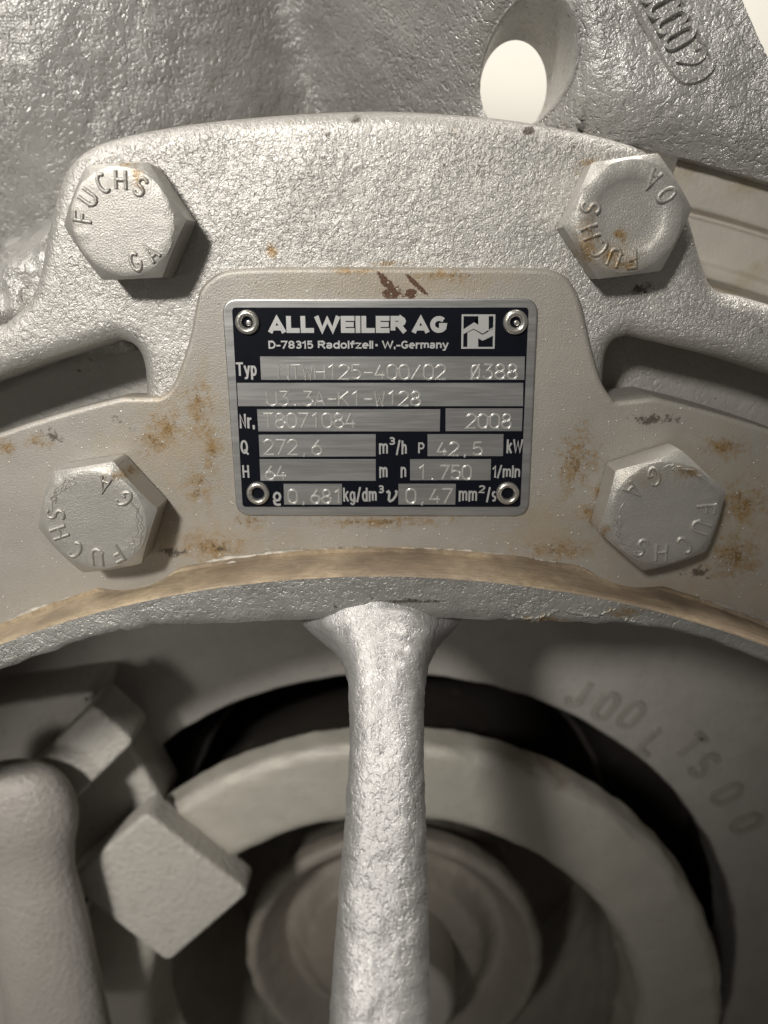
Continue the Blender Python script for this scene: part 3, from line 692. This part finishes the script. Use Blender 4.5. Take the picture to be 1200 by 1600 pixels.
# --- printed block letters: flat strokes; W gives the advance width of each glyph
PG = {
 'A': (.62, [[(0, 0), (.31, 1), (.62, 0)], [(.12, .2), (.50, .2)]]), 'L': (.44, [[(0, 1), (0, 0), (.44, 0)]]), 'W': (1.04, [[(0, 1), (.25, 0), (.52, .92), (.79, 0), (1.04, 1)]]),
 'E': (.46, [[(.46, 1), (0, 1), (0, 0), (.46, 0)], [(0, .5), (.42, .5)]]), 'I': (.0, [[(0, 0), (0, 1)]]),
 'R': (.56, [[(0, 0), (0, 1), (.32, 1)] + arc(.32, .76, .22, .24, 90, -90, 6) + [(0, .52)], [(.28, .5), (.54, 0)]]),
 'G': (.62, [arc(.33, .5, .33, .5, 45, 325, 14) + [(.62, .42), (.34, .42)]]), 'D': (.58, [[(.25, 0), (0, 0), (0, 1), (.25, 1)] + arc(.25, .5, .33, .5, 90, -90, 10)]),
 'T': (.6, [[(0, 1), (.6, 1)], [(.3, 1), (.3, 0)]]), 'N': (.58, [[(0, 0), (0, 1), (.58, 0), (.58, 1)]]), 'H': (.58, [[(0, 0), (0, 1)], [(.58, 0), (.58, 1)], [(0, .5), (.58, .5)]]),
 'P': (.54, [[(0, 0), (0, 1), (.3, 1)] + arc(.3, .74, .24, .26, 90, -90, 6) + [(0, .48)]]), 'Q': (.62, [arc(.31, .5, .31, .5, 90, 450, 18), [(.36, .22), (.66, -.06)]]),
 '-': (.28, [[(0, .36), (.28, .36)]]), '.': (.02, [[(0, -.07), (0, .09)]]), '/': (.34, [[(0, -.05), (.34, 1.05)]]),
 '7': (.52, [[(0, 1), (.52, 1), (.16, 0)]]), '8': (.5, [arc(.25, .75, .22, .25, -90, 270, 14), arc(.25, .26, .25, .26, -90, 270, 14)]),
 '3': (.5, [arc(.25, .75, .23, .25, 150, -90, 9) + arc(.25, .27, .25, .27, 90, -150, 9)]), '1': (.24, [[(0, .78), (.22, 1), (.22, 0)]]),
 '5': (.5, [[(.48, 1), (.08, 1), (.04, .52)] + arc(.25, .32, .25, .32, 130, -150, 11)]), '2': (.5, [arc(.25, .73, .24, .27, 165, -25, 9) + [(0, .0), (.5, 0)]]),
 'a': (.46, [arc(.21, .53, .21, .19, 165, 0, 7) + [(.42, 0)], arc(.2, .19, .2, .19, 60, 330, 10) + [(.42, .25)] , [(.3, .39), (.42, .41)]]), 'd': (.46, [arc(.23, .36, .23, .36, 0, 360, 16), [(.46, 1), (.46, 0)]]),
 'o': (.48, [arc(.24, .36, .24, .36, 0, 360, 16)]), 'l': (.0, [[(0, 0), (0, 1)]]), 'f': (.3, [arc(.26, .84, .14, .16, 60, 180, 5) + [(.12, 0)], [(0, .68), (.3, .68)]]),
 'z': (.42, [[(0, .72), (.42, .72), (0, 0), (.42, 0)]]), 'e': (.47, [[(.02, .38), (.46, .38)] + arc(.235, .36, .235, .36, 5, 310, 14)]),
 'r': (.28, [[(0, 0), (0, .72)], [(0, .45), (.1, .66), (.28, .70)]]), 'm': (.74, [[(0, 0), (0, .72)], [(0, .5)] + arc(.2, .54, .17, .18, 150, 0, 6) + [(.37, 0)], [(.37, .5)] + arc(.57, .54, .17, .18, 150, 0, 6) + [(.74, 0)]]),
 'n': (.44, [[(0, 0), (0, .72)], [(0, .45)] + arc(.24, .5, .2, .22, 150, 0, 6) + [(.44, 0)]]), 'y': (.48, [[(0, .72), (.25, .03)], [(.48, .72), (.2, -.22), (.04, -.24)]]),
 'p': (.46, [[(0, -.27), (0, .72)], arc(.23, .36, .23, .36, 0, 360, 16)]), 'k': (.44, [[(0, 0), (0, 1)], [(.42, .72), (.04, .32)], [(.16, .44), (.46, 0)]]),
 'g': (.46, [arc(.23, .36, .23, .36, 0, 360, 16), [(.46, .72), (.46, -.1)] + arc(.23, -.08, .23, .18, 0, -160, 7)]), 'h': (.44, [[(0, 0), (0, 1)], [(0, .45)] + arc(.24, .5, .2, .22, 150, 0, 6) + [(.44, 0)]]),
 'i': (.0, [[(0, 0), (0, .72)], [(0, .84), (0, 1)]]), 's': (.42, [arc(.21, .54, .19, .18, 40, 265, 8) + arc(.21, .18, .21, .18, 85, -140, 8)]),
}
def printed(s, x0, x1, ytop, ybase, wt=.2, gap=.16, name='lettering'):
    """flat printed words fitted between x0..x1; wt: stroke weight as a share of the capital height"""
    o = Vector(q1(x0, ybase, Y2)); e = Vector(q1(x1, ybase, Y2)); hh = (Vector(q1(x0, ytop, Y2)) - o).length
    u_ = (e - o).normalized(); v_ = Vector((-u_.y, u_.x)); W = (e - o).length; w = wt * hh
    nat = sum(PG[c][0] for c in s)
    ngap = len(s) - 1
    # advance = glyph skeleton * kx + stroke + gap
    kx = (W - len(s) * w - ngap * gap * hh * .5) / (nat * hh) if nat else 1
    V, Fc = [], []; x = w / 2; k = 0
    for ch in s:
        for pl in PG[ch][1]:
            pts = []
            for (a, b) in pl:
                b2 = w / 2 / hh + b * (1 - wt) if b >= 0 else w / 2 / hh + b
                p = o + u_ * (x + a * hh * kx) + v_ * (b2 * hh); pts.append((p.x, p.y))
            # square ends: run the stroke half a weight past vertical/horizontal ends
            def ext(p, q):
                d = Vector(p) - Vector(q); d.normalize(); return tuple(Vector(p) + d * w * .5)
            if len(pts) >= 2:
                closed = math.dist(pts[0], pts[-1]) < .02
                if not closed and len(pl) <= 5: pts = [ext(pts[0], pts[1])] + pts[1:-1] + [ext(pts[-1], pts[-2])]
            n0 = len(V); ribbon(V, Fc, pts, [(-w / 2, .004 * k), (w / 2, .004 * k)], .0012); k = (k + 1) % 7
        x += PG[ch][0] * hh * kx + w + gap * hh * .5
    Fc = [f for f in Fc if len(f) > 2]
    return obj(name, [(u, Y2 - h, v) for u, v, h in V], Fc, M_letter, plate, 0)
for a in [('ALLWEILER', 185, 680, 101, 162, .29, .13), ('AG', 702, 826, 101, 162, .29, .13), ('D-78315', 184, 345, 190, 219, .2), ('Radolfzell', 362, 561, 190, 219, .2), ('W.-Germany', 593, 832, 190, 219, .2),
          ('Typ', 68, 142, 268, 317, .15, .1), ('Nr.', 80, 135, 454, 506, .15, .12), ('Q', 84, 111, 548, 598, .14), ('H', 91, 115, 639, 684, .14), ('P', 723, 746, 557, 599, .14), ('kW', 1041, 1100, 546, 596, .14, .12),
          ('1/min', 990, 1090, 640, 684, .14, .13), ('m', 583, 613, 632, 685, .12), ('n', 660, 680, 632, 684, .12), ('m', 582, 614, 547, 600, .12), ('3', 617, 640, 537, 566, .2), ('/h', 643, 682, 550, 600, .13),
          ('kg/dm', 453, 574, 720, 770, .13, .13), ('3', 578, 600, 711, 740, .2), ('mm', 869, 935, 718, 770, .12, .14), ('2', 940, 965, 711, 740, .2), ('/s', 968, 1004, 720, 770, .13)]: printed(*a)
sheet('lettering', [q1(x, y, Y2) for x, y in [(569, 202), (577, 202), (577, 210), (569, 210)]], Y2, M_letter, plate)
def stroke_print(pls, prof):
    V, Fc = [], []
    for k, pl in enumerate(pls): ribbon(V, Fc, pl, [(d, h + .005 * k) for d, h in prof])
    Fc = [f for f in Fc if len(f) > 2]
    obj('lettering', [(u, Y2 - h, v) for u, v, h in V], Fc, M_letter, plate, 0)
FL = [(-.36, 0), (.36, 0)]
stroke_print([[q1(x, y, Y2) for x, y in [(212, 781), (206, 776), (204, 768), (222, 764), (226, 752), (222, 742), (213, 738), (205, 744), (203, 754), (208, 764)]], [q1(x, y, Y2) for x, y in [(206, 778), (218, 782), (228, 780)]]], FL)
stroke_print([[q1(x, y, Y2) for x, y in [(609, 738), (616, 733), (620, 738), (617, 764), (622, 769), (632, 764), (643, 748), (646, 735), (640, 731)]]], FL)
def q6(x, y): return at(600 + x / 4.615, 450 + y / 4.615, Y2)
def emblem():
    polys = [[(560, 190), (803, 190), (803, 203), (560, 203)], [(556, 425), (797, 425), (797, 438), (556, 438)], [(560, 203), (574, 203), (571, 425), (557, 425)], [(789, 203), (803, 203), (798, 425), (784, 425)],
             [(573, 298), (650, 247), (680, 266), (680, 203), (755, 203), (755, 302), (712, 329), (645, 293), (573, 333)],
             [(601, 425), (602, 322), (645, 300), (712, 338), (786, 295), (786, 344), (712, 380), (679, 363), (679, 425)], [(755, 302), (788, 282), (788, 290), (750, 312)]]
    V, Fc = [], []; bm = bmesh.new()
    for p in polys:
        vs = [bm.verts.new((q6(*c)[0], Y2, q6(*c)[1])) for c in p]; bm.faces.new(vs)
    bmesh.ops.triangulate(bm, faces=bm.faces); bm.verts.index_update()
    V = [tuple(v.co) for v in bm.verts]; Fc = [tuple(v.index for v in f.verts) for f in bm.faces]; bm.free()
    obj('emblem', V, Fc, M_letter, plate, 0)
emblem()
for (x, y, r, op) in [(106, 124, 44, .45), (1075, 124, 45, .42), (145, 742, 42, .52), (1047, 742, 42, .52)]:
    cx, cz = q1(x, y, -1.8); rr = math.dist(q1(x, y, -1.8), q1(x + r, y, -1.8)); ri = rr * op
    prof = [(rr * 1.0, -TH), (rr * 1.0, -TH - .45)] + [((rr + ri) / 2 + (rr - ri) / 2 * math.cos(a), -TH - .45 - 1.05 * math.sin(a)) for a in [math.pi * k / 10 for k in range(1, 10)]] + [(ri, -TH - .45), (ri * .86, .4)]
    rv = lathe('rivet', prof, M_rivet, plate, 40, cx, cz, 50)
    lathe('rivet_bore', [(ri * .87, -.25), (.001, .2)], M_dark if y > 400 else M_rivet, rv, 24, cx, cz)
    if y < 400: lathe('mandrel', [(ri * .55, .3), (ri * .5, -TH - .5), (ri * .3, -TH - .7), (.001, -TH - .6)], M_rivet, rv, 20, cx + ri * .22, cz - ri * .12, 50)

# ------------------------------------------------------------------ inside the bracket: shaft seal cover, lugs, fitting
seal = thing('seal_cover', 'dim grey round seal cover with stamped letters seen through the bracket openings', 'seal cover', (AX, 121, AZ))
def fine(prof, step=5.0): return resample(prof, step, False)
lathe('cover_ring', fine(rounded([(302, 10), (300, 112), (292, 121), (195, 121), (193, 150)], 2.5)), M_seal, seal, 260, wob=.9)
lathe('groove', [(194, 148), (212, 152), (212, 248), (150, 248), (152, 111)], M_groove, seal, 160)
lathe('raised_ring', fine(rounded([(150, 112), (174, 108), (176.5, 104), (175.5, 92), (171, 88.5), (137, 88.5), (132, 93), (127, 118), (140, 126), (142, 248)], 3.5, 4)), M_sealring, seal, 260, wob=1.3)
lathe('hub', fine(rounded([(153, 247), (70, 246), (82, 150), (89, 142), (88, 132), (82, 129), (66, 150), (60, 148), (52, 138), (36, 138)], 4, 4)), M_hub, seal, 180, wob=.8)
V, Fc = [], []
for ch, px, py in [('J', 905, 1082), ('0', 946, 1103), ('0', 986, 1116), ('L', 1022, 1160), ('T', 1078, 1165), ('S', 1100, 1195), ('0', 1136, 1240), ('0', 1166, 1286)]:
    x, z = at(px, py, 121); r, a = to_pol((x, z)); up = Vector((math.sin(a), math.cos(a))); rt = Vector((up.y, -up.x)); hgt = 15
    for plx in GLY[ch]:
        ribbon(V, Fc, [tuple(Vector((x, z)) + rt * ((u - .28) * hgt * .9) + up * ((v - .5) * hgt)) for u, v in plx], [(-1.9, -.3), (-1.2, 1.6), (1.2, 1.6), (1.9, -.3)])
obj('stamped_letters', [(u, 121 - h, v) for u, v, h in V], Fc, M_lettercast, seal, 50)
lathe('shaft', rounded([(36, 160), (35, 104), (31, 100), (.01, 100)], 2), M_shaft, None, 80)
tag(bpy.data.objects['shaft'], 'round steel shaft end in the middle of the seal cover', 'shaft')
lug = thing('clamp_lug', 'blurred chunky grey cast lug with a square front block, left of the arm', 'lug', (-90, 90, -230))
def block(name, quad, y0, y1, bev):
    o = slab(name, resample(quad, 1.6), y0, y1, bev, M_block, lug, seg=5)
    return o
block('front_block', rrect([at(228, 1270, 75), at(390, 1396, 75), at(262, 1506, 75), at(101, 1380, 75)], 5, 4), 75, 90, 2.4)
block('base_block', rrect([at(200, 1150, 100), at(262, 1262, 100), at(120, 1400, 100), at(40, 1300, 100)], 6, 4), 98, 124, 3.0)
block('step_block', rrect([at(146, 1100, 74), at(210, 1160, 74), at(84, 1284, 74), at(22, 1226, 74)], 4.5, 4), 74, 95, 2.2)
block('wing', rrect([at(150, 1080, 90), at(130, 1150, 90), at(0, 1270, 90), at(-120, 1270, 90), at(-120, 1120, 90)], 6, 4), 90, 124, 3.0)
def fitting():
    prof = [(0.01, 0), (12, -1), (19, -5), (23.5, -13), (25, -22), (24.5, -30), (21, -42), (19.5, -55), (22, -80), (26, -160)]
    x, z = at(0, 1236, 40); x -= 3.0
    V, Fc = [], []; n = 48; m = len(prof)
    pr = rounded(prof, 4, 3); m = len(pr)
    for i in range(n):
        a = 2 * math.pi * i / n
        for (r, dz) in pr: V.append((x + r * math.cos(a), 58 + .55 * r * math.sin(a), z + dz))
    for i in range(n):
        for j in range(m - 1): Fc.append((i * m + j, ((i + 1) % n) * m + j, ((i + 1) % n) * m + j + 1, i * m + j + 1))
    tag(obj('pipe_fitting', V, Fc, M_fit, None, 60), 'rounded pale grey pipe fitting at the left edge inside the bracket', 'pipe fitting')
fitting()
